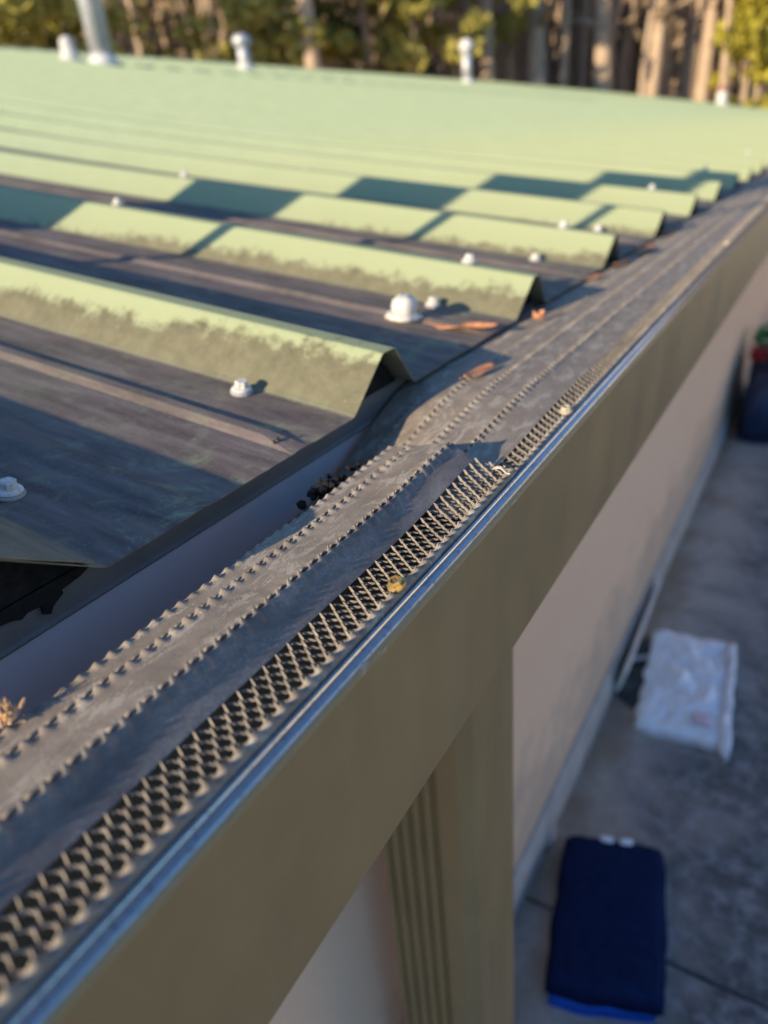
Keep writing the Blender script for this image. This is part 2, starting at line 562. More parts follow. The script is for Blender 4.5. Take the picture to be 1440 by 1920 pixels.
# walls
def roofunder(x): return roofz(max(0.0, -x)) - 0.004
WX = -0.062
wv, wf = [], []
nseg = 12
xs = [WX - (LMAX - 0.25 + WX) * i / nseg for i in range(nseg + 1)]
for y in (YBEG + 0.12, YEND - 0.12):
    for x in xs:
        wv += [(x, y, GZ - 0.1), (x, y, roofunder(x))]
n2 = 2 * (nseg + 1)
for s_ in (0, 1):
    for i in range(nseg):
        a = s_ * n2 + 2 * i
        wf.append((a, a + 2, a + 3, a + 1) if s_ == 0 else (a + 1, a + 3, a + 2, a))
wf.append((0, 1, n2 + 1, n2))
wf.append((n2 - 2, 2 * n2 - 2, 2 * n2 - 1, n2 - 1))
bmesh_part('wall', wv, wf, MAT['stucco'])
# concrete foundation, a little proud of the stucco
fz = GZ + 0.085
fx = WX + 0.012
bmesh_part('foundation', [(WX - 0.05, YBEG + .1, fz), (fx - 0.006, YBEG + .1, fz), (fx, YBEG + .1, fz - 0.008), (fx + 0.012, YBEG + .1, GZ - 0.1),
                          (WX - 0.05, YEND - .1, fz), (fx - 0.006, YEND - .1, fz), (fx, YEND - .1, fz - 0.008), (fx + 0.012, YEND - .1, GZ - 0.1)],
           [(0, 1, 5, 4), (1, 2, 6, 5), (2, 3, 7, 6)], MAT['found'])
# eave trim behind the gutter, an angle of sheet metal under the panel ends
TX = -0.0200
tv, tf = [], []
tp = [(-0.061, 0.0040), (TX - 0.001, 0.0012), (TX, -0.0004), (TX, -0.0205), (TX + 0.0015, -0.0222), (TX, -0.0240)]
for y in (YBEG + 0.02, YEND - 0.02):
    for (x, z) in tp: tv.append((x, y, z))
bmesh_part('eave_trim', tv, grid_faces(2, len(tp)), MAT['trim'], solid=0.0008)
# ridge cap along the top edge
rv = []
zt = roofz(LMAX)
rp = [(-LMAX + 0.19, roofz(LMAX - 0.19) + 0.002), (-LMAX + 0.16, zt - 0.032 + RH + 0.004), (-LMAX + 0.02, zt + RH + 0.006), (-LMAX - 0.04, zt + RH + 0.004), (-LMAX - 0.06, zt - 0.12)]
for y in (YBEG, YEND):
    for (x, z) in rp: rv.append((x, y, z))
o = bmesh_part('ridge_cap', rv, grid_faces(2, 5), MAT['roof'], solid=0.001)
# gable trim on the far end
gv = []
for L in LS:
    nn = roofn(max(L, .001))
    b0 = Vector((-L, YEND - 0.02, roofz(L)))
    for (dy, dz) in ((-0.06, RH + 0.006), (0.03, RH + 0.006), (0.03, -0.10)):
        gv.append(b0 + Vector((0, dy, 0)) + nn * dz)
bmesh_part('gable_trim', gv, grid_faces(len(LS), 3), MAT['roof'], solid=0.001)

# black plugs stand in for the shade inside the hollow rib ends
def rib_plug(k):
    y0 = k * RIB
    sh = SPREAD if k == -1 else 0.0
    v, f = [], []
    i0 = 0.004
    for x in (-0.016, -0.036):
        z = roofz(-x)
        v += [(x, y0 - sh + i0, z), (x, y0 - sh + RA + i0 * .3, z + RH - 0.004), (x, y0 - sh + RA + RW - i0 * .5, z + RH - 0.004), (x, y0 + 2 * RA + RW - i0 * 1.6, z), (x, y0 + 2 * RA + RW - i0 * 1.6, 0.001), (x, y0 - sh + i0, 0.001)]
    f = [(0, 1, 2, 3, 4, 5), (11, 10, 9, 8, 7, 6)] + [(i, i + 6, (i + 1) % 6 + 6, (i + 1) % 6) for i in range(6)]
    return bmesh_part('dark_rib_plug', v, f, MAT['rib_dark'])
for k in range(-2, 10):
    rib_plug(k)

# black sealant that has run down over the trim under the nearest rib
sm = [(-0.2896, -0.0040), (-0.2790, -0.0090), (-0.2698, -0.0072), (-0.2620, -0.0077), (-0.2579, -0.0083), (-0.2542, -0.0103), (-0.2499, -0.0087), (-0.2432, -0.0096), (-0.2436, -0.0139), (-0.2407, -0.0159), (-0.2376, -0.0127), (-0.2320, -0.0095), (-0.2312, -0.0075), (-0.2212, -0.0063), (-0.2113, -0.0030), (-0.2113, -0.0012), (-0.2300, -0.0012), (-0.2896, -0.0012)]
sp = [(-0.0680, 0.0066), (-0.0667, 0.0016), (-0.0643, -0.0012), (-0.0625, 0.0018), (-0.0634, 0.0071), (-0.0634, -0.0012), (-0.0680, -0.0012)]
for L_ in (sm, sp):
    n_ = len(L_)
    v = [(TX + 0.0006, y, z) for y, z in L_] + [(TX + 0.0026, y + 0.0004 * math.sin(i * 3), z) for i, (y, z) in enumerate(L_)]
    bmesh_part('sealant_smear', v, [tuple(range(n_, 2 * n_)), tuple(reversed(range(n_)))] + [(i, (i + 1) % n_, (i + 1) % n_ + n_, i + n_) for i in range(n_)], MAT['tar'])

# roofing screws: hex head, flange and rubber washer
def screw_mesh(big=False):
    bm = bmesh.new()
    def add(prof, n, zoff=0, mi=0, tw=0):
        v, f = lathe(prof, n)
        vs = [bm.verts.new(Matrix.Rotation(tw, 3, 'Z') @ Vector(p)) for p in v]
        for q in f:
            fc = bm.faces.new([vs[i] for i in q])
            fc.material_index = mi
    if not big:
        add([(0.0085, 0.0), (0.0088, 0.0012), (0.0080, 0.0024)], 20, 0, 1)
        add([(0.0072, 0.0022), (0.0078, 0.0032), (0.0070, 0.0042), (0.0052, 0.0048)], 20)
        add([(0.0048, 0.0044), (0.0049, 0.0086), (0.0042, 0.0096), (0.0020, 0.0096)], 6)
    else:
        add([(0.0150, 0.0), (0.0185, 0.0016), (0.0180, 0.0042), (0.0135, 0.0062)], 24)
        add([(0.0105, 0.0055), (0.0124, 0.0085), (0.0128, 0.0130), (0.0116, 0.0180), (0.0085, 0.0215), (0.0040, 0.0232)], 24)
    if big:
        for v_ in bm.verts:
            k_ = 0.10 * noise.noise(v_.co * 130) + 0.06 * noise.noise(v_.co * 420)
            v_.co = Vector((v_.co.x * (1 + k_ * 1.6), v_.co.y * (1 + k_ * 1.6), v_.co.z * (1 + k_)))
    bmesh.ops.recalc_face_normals(bm, faces=bm.faces)
    me = bpy.data.meshes.new('screw')
    bm.to_mesh(me)
    bm.free()
    me.polygons.foreach_set('use_smooth', [len(p.vertices) == 4 and big for p in me.polygons])
    me.materials.append(MAT['whitescrew'])
    me.materials.append(MAT['rubber'])
    return me
SME, SBIG = screw_mesh(), screw_mesh(True)
def put_screw(L, y, hgt=0.0, me=None, tilt=(0, 0), scale=1.0):
    k = int(math.floor((y + RIB) / (3 * RIB)))
    p = panels[max(0, min(len(panels) - 1, k + 3))]
    o = bpy.data.objects.new('screw', me or SME)
    COL.objects.link(o)
    o.parent = p
    nn = roofn(max(L, .001))
    P = Vector((-L, y, roofz(L))) + nn * (hgt + 0.0004)
    o.location = P - Vector((0, -RIB + 3 * RIB * (k if -3 <= k < 27 else 0), 0))
    q = Vector((nn.x + tilt[0], tilt[1], nn.z)).to_track_quat('Z', 'Y')
    o.rotation_euler = q.to_euler()
    o.rotation_euler.rotate_axis('Z', random.uniform(0, 1))
    o.scale = (scale,) * 3
    return o
put_screw(0.094, -0.200, 0, None, (0.1, 0.05), 0.95)
put_screw(0.091, -0.012, 0, None, (0.05, -0.05), 0.98)
put_screw(0.091, 0.232, 0, SBIG, (-0.02, 0.04))
put_screw(0.090, 0.294)
put_screw(0.088, 0.598)
put_screw(0.078, RIB + 0.045, RH)
put_screw(0.62, RIB + 0.046, RH)
put_screw(0.79, 2 * RIB + 0.045, RH)
put_screw(0.74, 2 * RIB + 0.10)
put_screw(0.075, 2 * RIB + 0.045, RH)
put_screw(0.09, 3 * RIB - 0.012)
put_screw(0.09, 4 * RIB + 0.044, RH)
put_screw(0.09, 3 * RIB + 0.18)
for k in range(5, 16):
    put_screw(0.09, k * RIB - 0.012)
    if k % 3 == 0:
        put_screw(0.085, k * RIB + 0.044, RH)
for k in range(4, 20, 2):
    put_screw(0.92, k * RIB - 0.014)

# ------------------------------------------------------------------ gutter
def gd(y):
    """small rise of the gutter away from its outlet"""
    if y < -0.1: return 0.008 * (y + 0.1)
    return 0.022 * (1 - math.exp(-(y + 0.1) / 1.0))
GY = [-1.6, -0.9, -0.5, -0.35, -0.2, -0.1, 0, 0.1, 0.2, 0.35, 0.5, 0.7, 0.9, 1.2, 1.5, 2, 2.6, 3.5, 5, 8, 12, 18, YEND - 0.05]
gut = empty('gutter', (0.0, 0, -0.2))
tag(gut, 'khaki brown metal rain gutter running the length of the eave', 'gutter')
GINV = Matrix.Translation((0, 0, 0.2))
def gpart(name, prof, mat, solid=0.0, off=-1, smooth=False, rise=True):
    v = []
    for y in GY:
        for (x, z) in prof: v.append((x, y, z + (gd(y) if rise else 0)))
    o = mesh(name, v, grid_faces(len(GY), len(prof)), mat, None, smooth, solid, off)
    o.parent = gut
    o.matrix_parent_inverse = GINV
    return o
gpart('front_edge', [(0.1370, -0.0142), (0.1381, -0.0153), (0.1386, -0.0172)], MAT['chips'], 0.0008)
gpart('front_face', [(0.1386, -0.0172), (0.1388, -0.0700), (0.1384, -0.1160), (0.1368, -0.1192), (0.1334, -0.1225), (0.1318, -0.1232)], MAT['gutter'], 0.0008)
gpart('trough_bottom', [(0.1312, -0.1230), (0.06, -0.1240), (-0.0225, -0.1230)], MAT['gutter'], 0.0008)
gpart('back_face', [(-0.0225, -0.1228), (-0.0227, -0.0700), (-0.0225, -0.0250)], MAT['gback'], 0.0008, 1, False, False)
# rolled lip: inner return, dark groove, little ridge, sloping bright face
gpart('front_lip', [(0.1240, -0.0180), (0.1288, -0.0175), (0.1300, -0.0150), (0.1308, -0.0122), (0.1317, -0.0110), (0.1326, -0.0116), (0.1331, -0.0125),
                    (0.1338, -0.0122), (0.1350, -0.0125), (0.1363, -0.0134), (0.1371, -0.0145)], MAT['lip'], 0.0006, -1, False)

# downspout standing under the gutter
dsp = empty('downspout', (0.026, 0.049, GZ))
tag(dsp, 'square fluted khaki downspout below the gutter against pink wall', 'downspout')
x0, x1, y0, y1 = -0.024, 0.076, -0.003, 0.101
ch = 0.011
sec = []
def groove(axis, at, wdt=0.0052, dp=0.0060):
    return [at - wdt, at - wdt * 0.55, at + wdt * 0.55, at + wdt], [0, dp, dp, 0]
# near side (faces -Y), from wall to front
sec.append((x0 + 0.004, y0))
for gx in (-0.0130, 0.0005, 0.0140, 0.0275, 0.0410):
    p_, q_ = groove('x', gx)
    for a, b in zip(p_, q_): sec.append((a, y0 + b))
sec.append((x1 - ch, y0)); sec.append((x1, y0 + ch))
# front, very shallow flutes
for gy in (0.032, 0.043, 0.054, 0.065):
    p_, q_ = groove('y', gy, 0.0028, 0.0007)
    for a, b in zip(p_, q_): sec.append((x1 - b, a))
sec.append((x1, y1 - ch * .4)); sec.append((x1 - ch * .4, y1))
for gx in (0.0410, 0.0275, 0.0140, 0.0005, -0.0130):
    p_, q_ = groove('x', gx)
    for a, b in zip(reversed(p_), q_): sec.append((a, y1 - b))
sec.append((x0 + 0.004, y1)); sec.append((x0, y1 - 0.004)); sec.append((x0, y0 + 0.004))
zs = [-0.130, -0.4, -0.7, -1.0, GZ + 0.012]
vv = []
for z in zs:
    for (x, y) in sec: vv.append((x - 0.026, y - 0.049, z - GZ))
mesh('pipe', vv, grid_faces(len(zs), len(sec), True), MAT['gutter'], dsp, False, 0.0008)
def box(name, a, b, mat, parent=None, bev=0.0, off=(0, 0, 0)):
    bm = bmesh.new()
    bmesh.ops.create_cube(bm, size=1)
    for v in bm.verts:
        v.co = Vector([(a[i] if v.co[i] < 0 else b[i]) - off[i] for i in range(3)])
    if bev: bmesh.ops.bevel(bm, geom=list(bm.edges), offset=bev, segments=2, affect='EDGES')
    return from_bm(name, bm, mat, parent)
for zz in (-0.98,):
    box('strap', (WX + 0.001, y0 - 0.014, zz), (WX + 0.004, y1 + 0.014, zz + 0.025), MAT['gutter'], dsp, 0.0005, (0.026, 0.049, GZ))
    box('strap', (WX + 0.003, y0 - 0.0028, zz + .001), (x1 - ch, y0 - 0.0006, zz + 0.024), MAT['gutter'], dsp, 0.0004, (0.026, 0.049, GZ))

# ------------------------------------------------------------------ gutter guards
PIT = 0.0077
def cosb(y, ph=0.0, p=2.0):
    return ((1 + math.cos(2 * PI * (y / PIT + ph))) / 2) ** p

def guard(label, Y0, Y1, lines, heights, fine_to, slit, screws, bumps, cut=(-9,) * 9):
    """lines: x of [inner edge, slits..., shield edge, mesh end]; heights(y) gives z for each; slit[i]: line i carries raised bumps"""
    g0 = empty('gutter_guard', (0.07, (Y0 + min(Y1, 2.5)) / 2, -0.018))
    tag(g0, label, 'gutter guard', 'gutter guards along the eave')
    inv = Matrix.Translation(-Vector(g0.location))
    def part(name, v, f, mat, smooth=False, solid=0.0, off=-1, parent=None):
        o = mesh(name, v, f, mat, None, smooth, solid, off)
        o.parent = g0
        o.matrix_parent_inverse = inv
        return o
    # rows along Y, fine near the viewer and coarse far off
    rows = []
    y = Y0
    while y < Y1:
        rows.append(y)
        y += PIT / 10 if y < min(fine_to, 0.9) else (PIT / 6 if y < fine_to else max(0.3, y * 0.1))
    rows.append(Y1)
    nl = len(lines)
    # solid strips between neighbouring lines (the last interval is the open mesh)
    for s_ in range(nl - 2):
        xa, xb = lines[s_], lines[s_ + 1]
        W = xb - xa
        us = [0.0, 0.0005, 0.0010, 0.0016, 0.0024, 0.0032, 0.0042, 0.0052]
        cols = us + [W * 0.36, W * 0.5, W * 0.64] + [W - u for u in reversed([0.0007, 0.0013, 0.0020, 0.0028, 0.0040])] + [W - 0.0005]
        cols = sorted(set(round(c, 6) for c in cols if 0 <= c <= W))
        v, nr_ = [], 0
        for y in rows:
            if y < cut[s_]: continue
            nr_ += 1
            zz = heights(y)
            za, zb = zz[s_], zz[s_ + 1]
            fine = 1.0 if y < fine_to else 0.0
            for u in cols:
                k = u / W
                z = za + (zb - za) * k
                x = xa + u
                if slit[s_] and fine:
                    lb = 0.0052
                    if u < lb:
                        hb = bumps[s_] * (0.8 + 0.4 * noise.noise(Vector((y * 60, s_ * 3.1, 0))))
                        z += hb * cosb(y, s_ * 0.37, 2.6 if s_ == nl - 3 else 1.3) * (1 - u / lb) ** 1.1
                        x += 0.0004 * math.cos(2 * PI * y / PIT)
                if slit[s_ + 1] and fine:
                    la, w_ = 0.0040, W - u
                    if w_ < la:
                        z += bumps[s_ + 1] * (0.6 if s_ == nl - 4 else 0.55) * cosb(y, (s_ + 1) * 0.37 + 0.5, 1.3) * (1 - w_ / la) ** 1.3
                z += 0.0005 * noise.noise(Vector((x * 60, y * 25, s_))) + gd(y)
                v.append((x, y, z))
        last = s_ == nl - 3
        part('shield_strip' if last else 'louvre_strip', v, grid_faces(nr_, len(cols)), MAT['strip'] if (last and Y0 < -0.1) else MAT['guard'], True, 0.0006)
    # expanded metal mesh
    xa, xb = lines[-2], lines[-1]
    N = 5 if xb - xa > 0.018 else 3
    dX = (xb - xa) / N
    v, f = [], []
    yend = min(Y1, fine_to)
    per = 12
    for i in range(N):
        ny = int((yend - Y0) / PIT * per)
        base = len(v)
        for r in range(ny + 1):
            y = Y0 + r * PIT / per
            ph = (y / PIT) % 1.0
            tr = abs(((ph + 0.25) % 1.0) - 0.5) * 4 - 1          # triangle -1..1
            tr = max(-1.0, min(1.0, tr * 2.3)) * (1 if i % 2 == 0 else -1)
            zz = heights(y)
            x = xa + dX * (i + 0.5) + (dX / 2 - 0.00015) * tr
            k = (x - xa) / (xb - xa)
            z = zz[-2] + (zz[-1] - zz[-2]) * k + gd(y) - 0.0009 * tr - 0.0006 + 0.0004 * noise.noise(Vector((x * 300, y * 90, 5))) - 0.0009 * max(0.0, noise.noise(Vector((x * 60, y * 22, 8))))
            x += 0.0003 * noise.noise(Vector((i * 7.0, y * 140, 3)))
            # broad twisted bonds where neighbouring strands join, thin strands between
            q = (ph * 2 + 0.5) % 1.0                      # 0.5 at each bond
            bond = max(0.0, 1 - abs(q - 0.5) / 0.26)
            if abs(q - 0.5) < 0.26: z += (q - 0.5) / 0.26 * 0.0010
            else: z += (0.0010 * (1 - (q - 0.76) / 0.24) if q > 0.5 else -0.0010 * (q / 0.24))
            lens = bond ** 0.6
            hw, ht = 0.00026 + 0.00058 * lens, 0.00026 + 0.00030 * lens
            v += [(x - hw, y, z + ht), (x + hw, y, z + ht * 0.7), (x + hw, y, z - ht), (x - hw, y, z - ht * 0.7)]
        for r in range(ny):
            for c in range(4):
                c2 = (c + 1) % 4
                f.append((base + r * 4 + c, base + (r + 1) * 4 + c, base + (r + 1) * 4 + c2, base + r * 4 + c2))
    if v:
        o = part('mesh_strip', v, f, MAT['meshwire'])
        tag(o, kind='stuff')
    if Y1 > fine_to:
        v = []
        ry = [yy for yy in rows if yy >= fine_to - 0.01]
        for y in ry:
            zz = heights(y)
            v += [(xa, y, zz[-2] + gd(y) - 0.0008), (xb, y, zz[-1] + gd(y) - 0.0008)]
        part('far_mesh_strip', v, grid_faces(len(ry), 2), MAT['guard'])
    # outer flange with scalloped inner edge, turning down into the gutter lip
    cols = [0, 0.0004, 0.0009, 0.0015, 0.0022, 0.0028, 0.0033, 0.0037, 0.0040, 0.0041]
    dz = [0, 0, 0, 0, 0, -0.0003, -0.0010, -0.0022, -0.0040, -0.0060]
    v = []
    for y in rows:
        zz = heights(y)
        for u, d_ in zip(cols, dz):
            z = zz[-1] + d_ + gd(y)
            x = xb + u
            if y < fine_to and u < 0.0036:
                z += 0.0024 * cosb(y, 0.1, 0.9) * (1 - u / 0.0036) ** 0.55
                if u == 0: x += 0.0009 * math.cos(2 * PI * (y / PIT + 0.1))
            v.append((x, y, z))
    part('flange', v, grid_faces(len(rows), len(cols)), MAT['guard'], True, 0.0006)
    # fixing screws in the flange
    for (sy_, mt, sc, tl) in screws:
        bm = bmesh.new()
        def add(prof, n, tw=0.0):
            vv_, ff_ = lathe(prof, n)
            q = [bm.verts.new(Matrix.Rotation(tw, 3, 'Z') @ Vector(p)) for p in vv_]
            for fc in ff_: bm.faces.new([q[i] for i in fc])
        add([(0.0046, -0.0004), (0.0050, 0.0004), (0.0050, 0.0012), (0.0042, 0.0016)], 20)
        add([(0.0036, 0.0012), (0.0038, 0.0036), (0.0033, 0.0044), (0.0024, 0.0045), (0.0020, 0.0028)], 6, 0.3)
        s = from_bm('screw', bm, mt, g0)
        s.location = Vector((xb - 0.0002, sy_, heights(sy_)[-1] + gd(sy_) + 0.0014)) - Vector(g0.location)
        s.rotation_euler = (tl[0], tl[1], 0.4)
        s.scale = (sc,) * 3
        bm = bmesh.new()
        for ang in (0.0, PI / 2):
            r_ = bmesh.ops.create_cube(bm, size=1)
            for v_ in r_['verts']:
                v_.co = Matrix.Rotation(ang + 0.5, 3, 'Z') @ Vector((v_.co.x * 0.0044, v_.co.y * 0.0011, v_.co.z * 0.0008 + (0.00335 if ang == 0 else 0.0034)))
        from_bm('recess', bm, MAT['rust'], s)
    return g0

# nearer guard: its inner edge has dropped into the gutter
near_lines = [0.0436, 0.0592, 0.0876, 0.1036, 0.1266]
def near_h(y):
    k = sstep(-0.12, -0.02, y)
    e = sstep(-0.120, -0.028, y)          # the free end springs up over the next piece
    return [-0.0080 + 0.001 * e, -0.0055 + 0.0022 * e, -0.0012 - 0.0004 * k + 0.0034 * e, -0.0122 + 0.0016 * k + 0.0040 * e, -0.0100 + 0.0006 * e]
guard('weathered brown gutter guard in front with golden screw, lapped over the next one', -0.75, -0.030, near_lines, near_h, 9, [1, 1, 1, 0, 0],
      [(-0.163, MAT['brass'], 0.92, (0.25, -0.30)), (-0.43, MAT['brass'], 0.9, (0.1, 0.05))], [0.0022, 0.0026, 0.0038, 0, 0])
# next guard: tucked under the roof panels
far_lines = [-0.0150, 0.0080, 0.0340, 0.0590, 0.0870, 0.1145, 0.1270]
def far_h(y):
    k = sstep(-0.07, 0.12, y)
    dd = gd(y)
    hi = [-0.0040 - dd, -0.0035 - dd, -0.0025 - dd * 0.8, -0.0030 - dd * 0.6, -0.0055 - dd * 0.25, -0.0100, -0.0108]
    lo = [-0.0520, -0.0420, -0.0300, -0.0195, -0.0150, -0.0150, -0.0122]
    return [a + (b - a) * k for a, b in zip(lo, hi)]
guard('brown gutter guard with bead rows tucked under the green panel ends', -0.085, 2.44, far_lines, far_h, 1.6, [0, 1, 1, 1, 1, 0, 0],
      [(0.070, MAT['tanscrew'], 0.9, (0.1, -0.05)), (0.80, MAT['tanscrew'], 0.9, (0.1, 0.0))], [0, 0.0018, 0.0026, 0.0028, 0.0034, 0, 0])
guard('far run of brown gutter guard towards the wood end of the eave', 2.45, YEND - 0.1, far_lines, far_h, 2.45, [0] * 7, [], [0] * 7)

# ------------------------------------------------------------------ pipes on the roof
def roof_at(x, y, e=0.0): return Vector((x, y, roofz(-x) + e))
def vent(name, label, x, y, r, hgt, mat, style):
    t = empty(name, roof_at(x, y))
    tag(t, label, 'vent pipe')
    v, f = lathe([(r * 1.6, -0.02), (r * 1.5, RH + 0.01), (r * 1.2, RH + 0.03), (r * 1.06, RH + 0.07)], 20)
    mesh('boot', v, f, MAT['flash'], t, True)
    v, f = lathe([(r, 0), (r, hgt), (r * 0.86, hgt), (r * 0.86, hgt - 0.05)], 20)
    mesh('pipe', v, f, mat, t, True)
    if style == 'cone':
        v, f = lathe([(r * 1.0, hgt - 0.05), (r * 1.5, hgt - 0.02), (r * 1.55, hgt + 0.04), (r * 1.1, hgt + 0.09)], 20)
        mesh('cap', v, f, mat, t, True)
    elif style == 'dome':
        v, f = lathe([(r * 1.45, hgt - 0.03), (r * 1.5, hgt + 0.02), (r * 1.35, hgt + 0.10), (r * 0.8, hgt + 0.155), (0.01, hgt + 0.17)], 20)
        mesh('cap', v, f, MAT['pvc'], t, True)
    elif style == 'red':
        v, f = lathe([(r * 1.12, hgt - 0.06), (r * 1.15, hgt + 0.02), (r * 0.7, hgt + 0.07), (0.01, hgt + 0.08)], 20)
        mesh('cap', v, f, MAT['redcap'], t, True)
    elif style == 'round':
        v, f = lathe([(r * 1.02, hgt - 0.02), (r * 0.9, hgt + 0.03), (r * 0.5, hgt + 0.055), (0.005, hgt + 0.06)], 20)
        mesh('cap', v, f, mat, t, True)
    elif style == 'flue':
        for zz in (0.55, 1.15):
            v, f = lathe([(r * 1.01, zz), (r * 1.05, zz + 0.005), (r * 1.05, zz + 0.025), (r * 1.01, zz + 0.03)], 20)
            mesh('seam_band', v, f, mat, t, True)
        v, f = lathe([(r * 1.9, hgt + 0.10), (r * 1.85, hgt + 0.12), (0.01, hgt + 0.24)], 20)
        mesh('cap', v, f, mat, t, True)
        for a_ in range(3):
            vv_, ff_ = [], []
            c_, s__ = math.cos(a_ * 2.1) * r * .95, math.sin(a_ * 2.1) * r * .95
            tube(vv_, ff_, [(c_, s__, hgt - 0.05), (c_, s__, hgt + 0.13)], [0.008, 0.008], 6)
            mesh('cap_leg', vv_, ff_, mat, t)
    return t
vent('vent_pipe', 'short pale stub pipe on the roof, just left of tall flue', -6.46, 5.05, 0.070, 0.17, MAT['pvc'], 'round')
vent('flue_pipe', 'tall shiny galvanized flue pipe rising out of the roof', -6.11, 5.14, 0.105, 1.6, MAT['steel'], 'flue')
vent('vent_pipe', 'galvanized vent pipe with flared collar top, next right of tall flue', -6.91, 8.18, 0.078, 0.33, MAT['steel'], 'cone')
vent('vent_pipe', 'slim grey vent pipe with round white cap near the ridge', -7.02, 15.38, 0.10, 0.64, MAT['steel'], 'dome')
vent('vent_pipe', 'short white pipe with red cap at far end of roof', -3.18, 23.35, 0.13, 0.40, MAT['pvc'], 'red')
# two slanting things stand behind the viewer; only their shadows lie across the ribs
pth = Vector((math.cos(math.radians(62)), math.sin(math.radians(62)), -0.07)).normalized()
nrm = D.cross(pth).normalized()
qd = (Vector((0, 0, 1)) - nrm * nrm.z).normalized()
def slant(name, label, cat, P, back, pieces):
    A = Vector(P) - D * back
    k = 0.0
    while (A - qd * k).z > roofz(max(0.0, -(A - qd * k).x)) + RH: k += 0.005
    B = A - qd * k
    t = empty(name, B)
    tag(t, label, cat)
    fr = Matrix((nrm, nrm.cross(qd) * -1, qd)).transposed()
    for nm, a, b, mt in pieces:
        o = box(nm, a, b, mt, t, 0.002)
        o.rotation_euler = fr.to_euler()
    return t
slant('brace_pole', 'thin brace pole behind the viewer casting the narrow shadow across the ribs', 'pole', (-0.276, 0.608, 0.062), 1.0,
      [('pole', (-0.009, -0.009, 0), (0.009, 0.009, 1.7), MAT['steel']), ('foot', (-0.022, -0.022, -0.004), (0.022, 0.022, 0.02), MAT['steel'])])
slant('leaning_plank', 'leaning plank behind the viewer casting the wide shadow across the ribs', 'plank', (-0.646, 0.599, 0.115), 1.2,
      [('plank', (-0.112, -0.012, 0), (0.078, 0.012, 2.3), MAT['palewood']), ('cleat', (-0.06, 0.0125, 0.2), (0.06, 0.035, 0.24), MAT['palewood'])])

# ------------------------------------------------------------------ leaf litter and small things on the gutter
def dry_leaf(label, loc, length, width, rz, curl, tilt=0.0, mat='leaf', lobes=0.0):
    v = []
    nu, nv = 14, 7
    for i in range(nu):
        u = i / (nu - 1)
        wd = width * (math.sin(PI * min(1, u * 0.96 + 0.02)) ** 0.8) * (1 + lobes * math.sin(u * 19))
        for j in range(nv):
            s = (j / (nv - 1) - 0.5) * 2
            z = curl * width * s * s * 0.8 + curl * length * 0.25 * (u - 0.5) ** 2 * 4 + 0.08 * width * math.sin(7 * u + 3 * s)
            v.append((length * (u - 0.5), s * wd / 2, z))
    o = mesh('dry_leaf', v, grid_faces(nu, nv), MAT[mat], None, True, 0.0004)
    st, sf = [], []
    tube(st, sf, [(-length * 0.62, 0, curl * length * 0.25), (-length * 0.5, 0, curl * length * .24), (0, 0, 0.0004), (length * .45, 0, curl * length * .22)], [0.0005, 0.0006, 0.0005, 0.0002], 5)
    mesh('stalk', st, sf, MAT[mat], o)
    o.location = loc
    o.rotation_euler = (tilt, 0.0, rz)
    tag(o, label, 'leaf', 'dry leaves caught along the gutter')
    return o
def gz(x, y, up=0.004):
    zz = far_h(y)
    for i in range(len(far_lines) - 1):
        if far_lines[i] <= x <= far_lines[i + 1]:
            k = (x - far_lines[i]) / (far_lines[i + 1] - far_lines[i])
            return zz[i] + (zz[i + 1] - zz[i]) * k + gd(y) + up
    return zz[0] + gd(y) + up
dry_leaf('long orange dry leaf in the shadow edge beside the nearest rib end', (0.040, 0.118, gz(0.040, 0.118, .003)), 0.040, 0.009, 1.35, 0.2, 0.3)
dry_leaf('small curled orange leaf lying alone on the bead rows', (0.022, 0.305, gz(0.022, 0.305, .003)), 0.012, 0.009, 0.6, 1.0, 0.1, 'leaf', 0.2)
dry_leaf('thin brownish leaf lying on the pan before the second rib', (-0.034, 0.238, 0.002 + roofz(.034)), 0.075, 0.020, 0.15, 0.08)
dry_leaf('orange leaf wedged under the panel end past the second rib', (0.008, 0.55, gz(0.008, 0.55, .003)), 0.03, 0.010, 1.2, 0.15)
dry_leaf('orange leaf lying below the third rib end', (0.014, 0.66, gz(0.014, 0.66, .003)), 0.055, 0.013, 1.45, 0.15)
dry_leaf('broad orange leaf beside the panel ends past the third rib', (0.020, 0.77, gz(0.020, 0.77, .003)), 0.085, 0.016, 1.5, 0.15)
dry_leaf('far orange leaf under the fourth rib end', (0.008, 0.98, gz(0.008, 0.98, .003)), 0.05, 0.014, 1.3, 0.15)

# tuft of dry needles stuck in the dropped inner edge
v, f = [], []
for i in range(46):
    a = random.uniform(0, 2 * PI)
    e = random.uniform(-0.15, 1.35)
    L_ = random.uniform(0.003, 0.009)
    d = Vector((math.cos(a) * math.cos(e), math.sin(a) * math.cos(e), math.sin(e)))
    b0 = Vector((random.gauss(0, .0025), random.gauss(0, .0035), random.uniform(0, .004)))
    side = d.cross(Vector((0.3, 0.5, 0.8))).normalized() * 0.0006
    tube(v, f, [b0, b0 + d * L_ * .5 + side, b0 + d * L_], [0.0006, 0.0006, 0.0003], 4)
o = mesh('needle_tuft', v, f, MAT['needle'])
o.location = (0.0415, -0.298, -0.0075)
o.scale = (0.7, 0.7, 0.7)
tag(o, 'bright orange tuft of dry needles on the inner edge of near guard', 'needles')

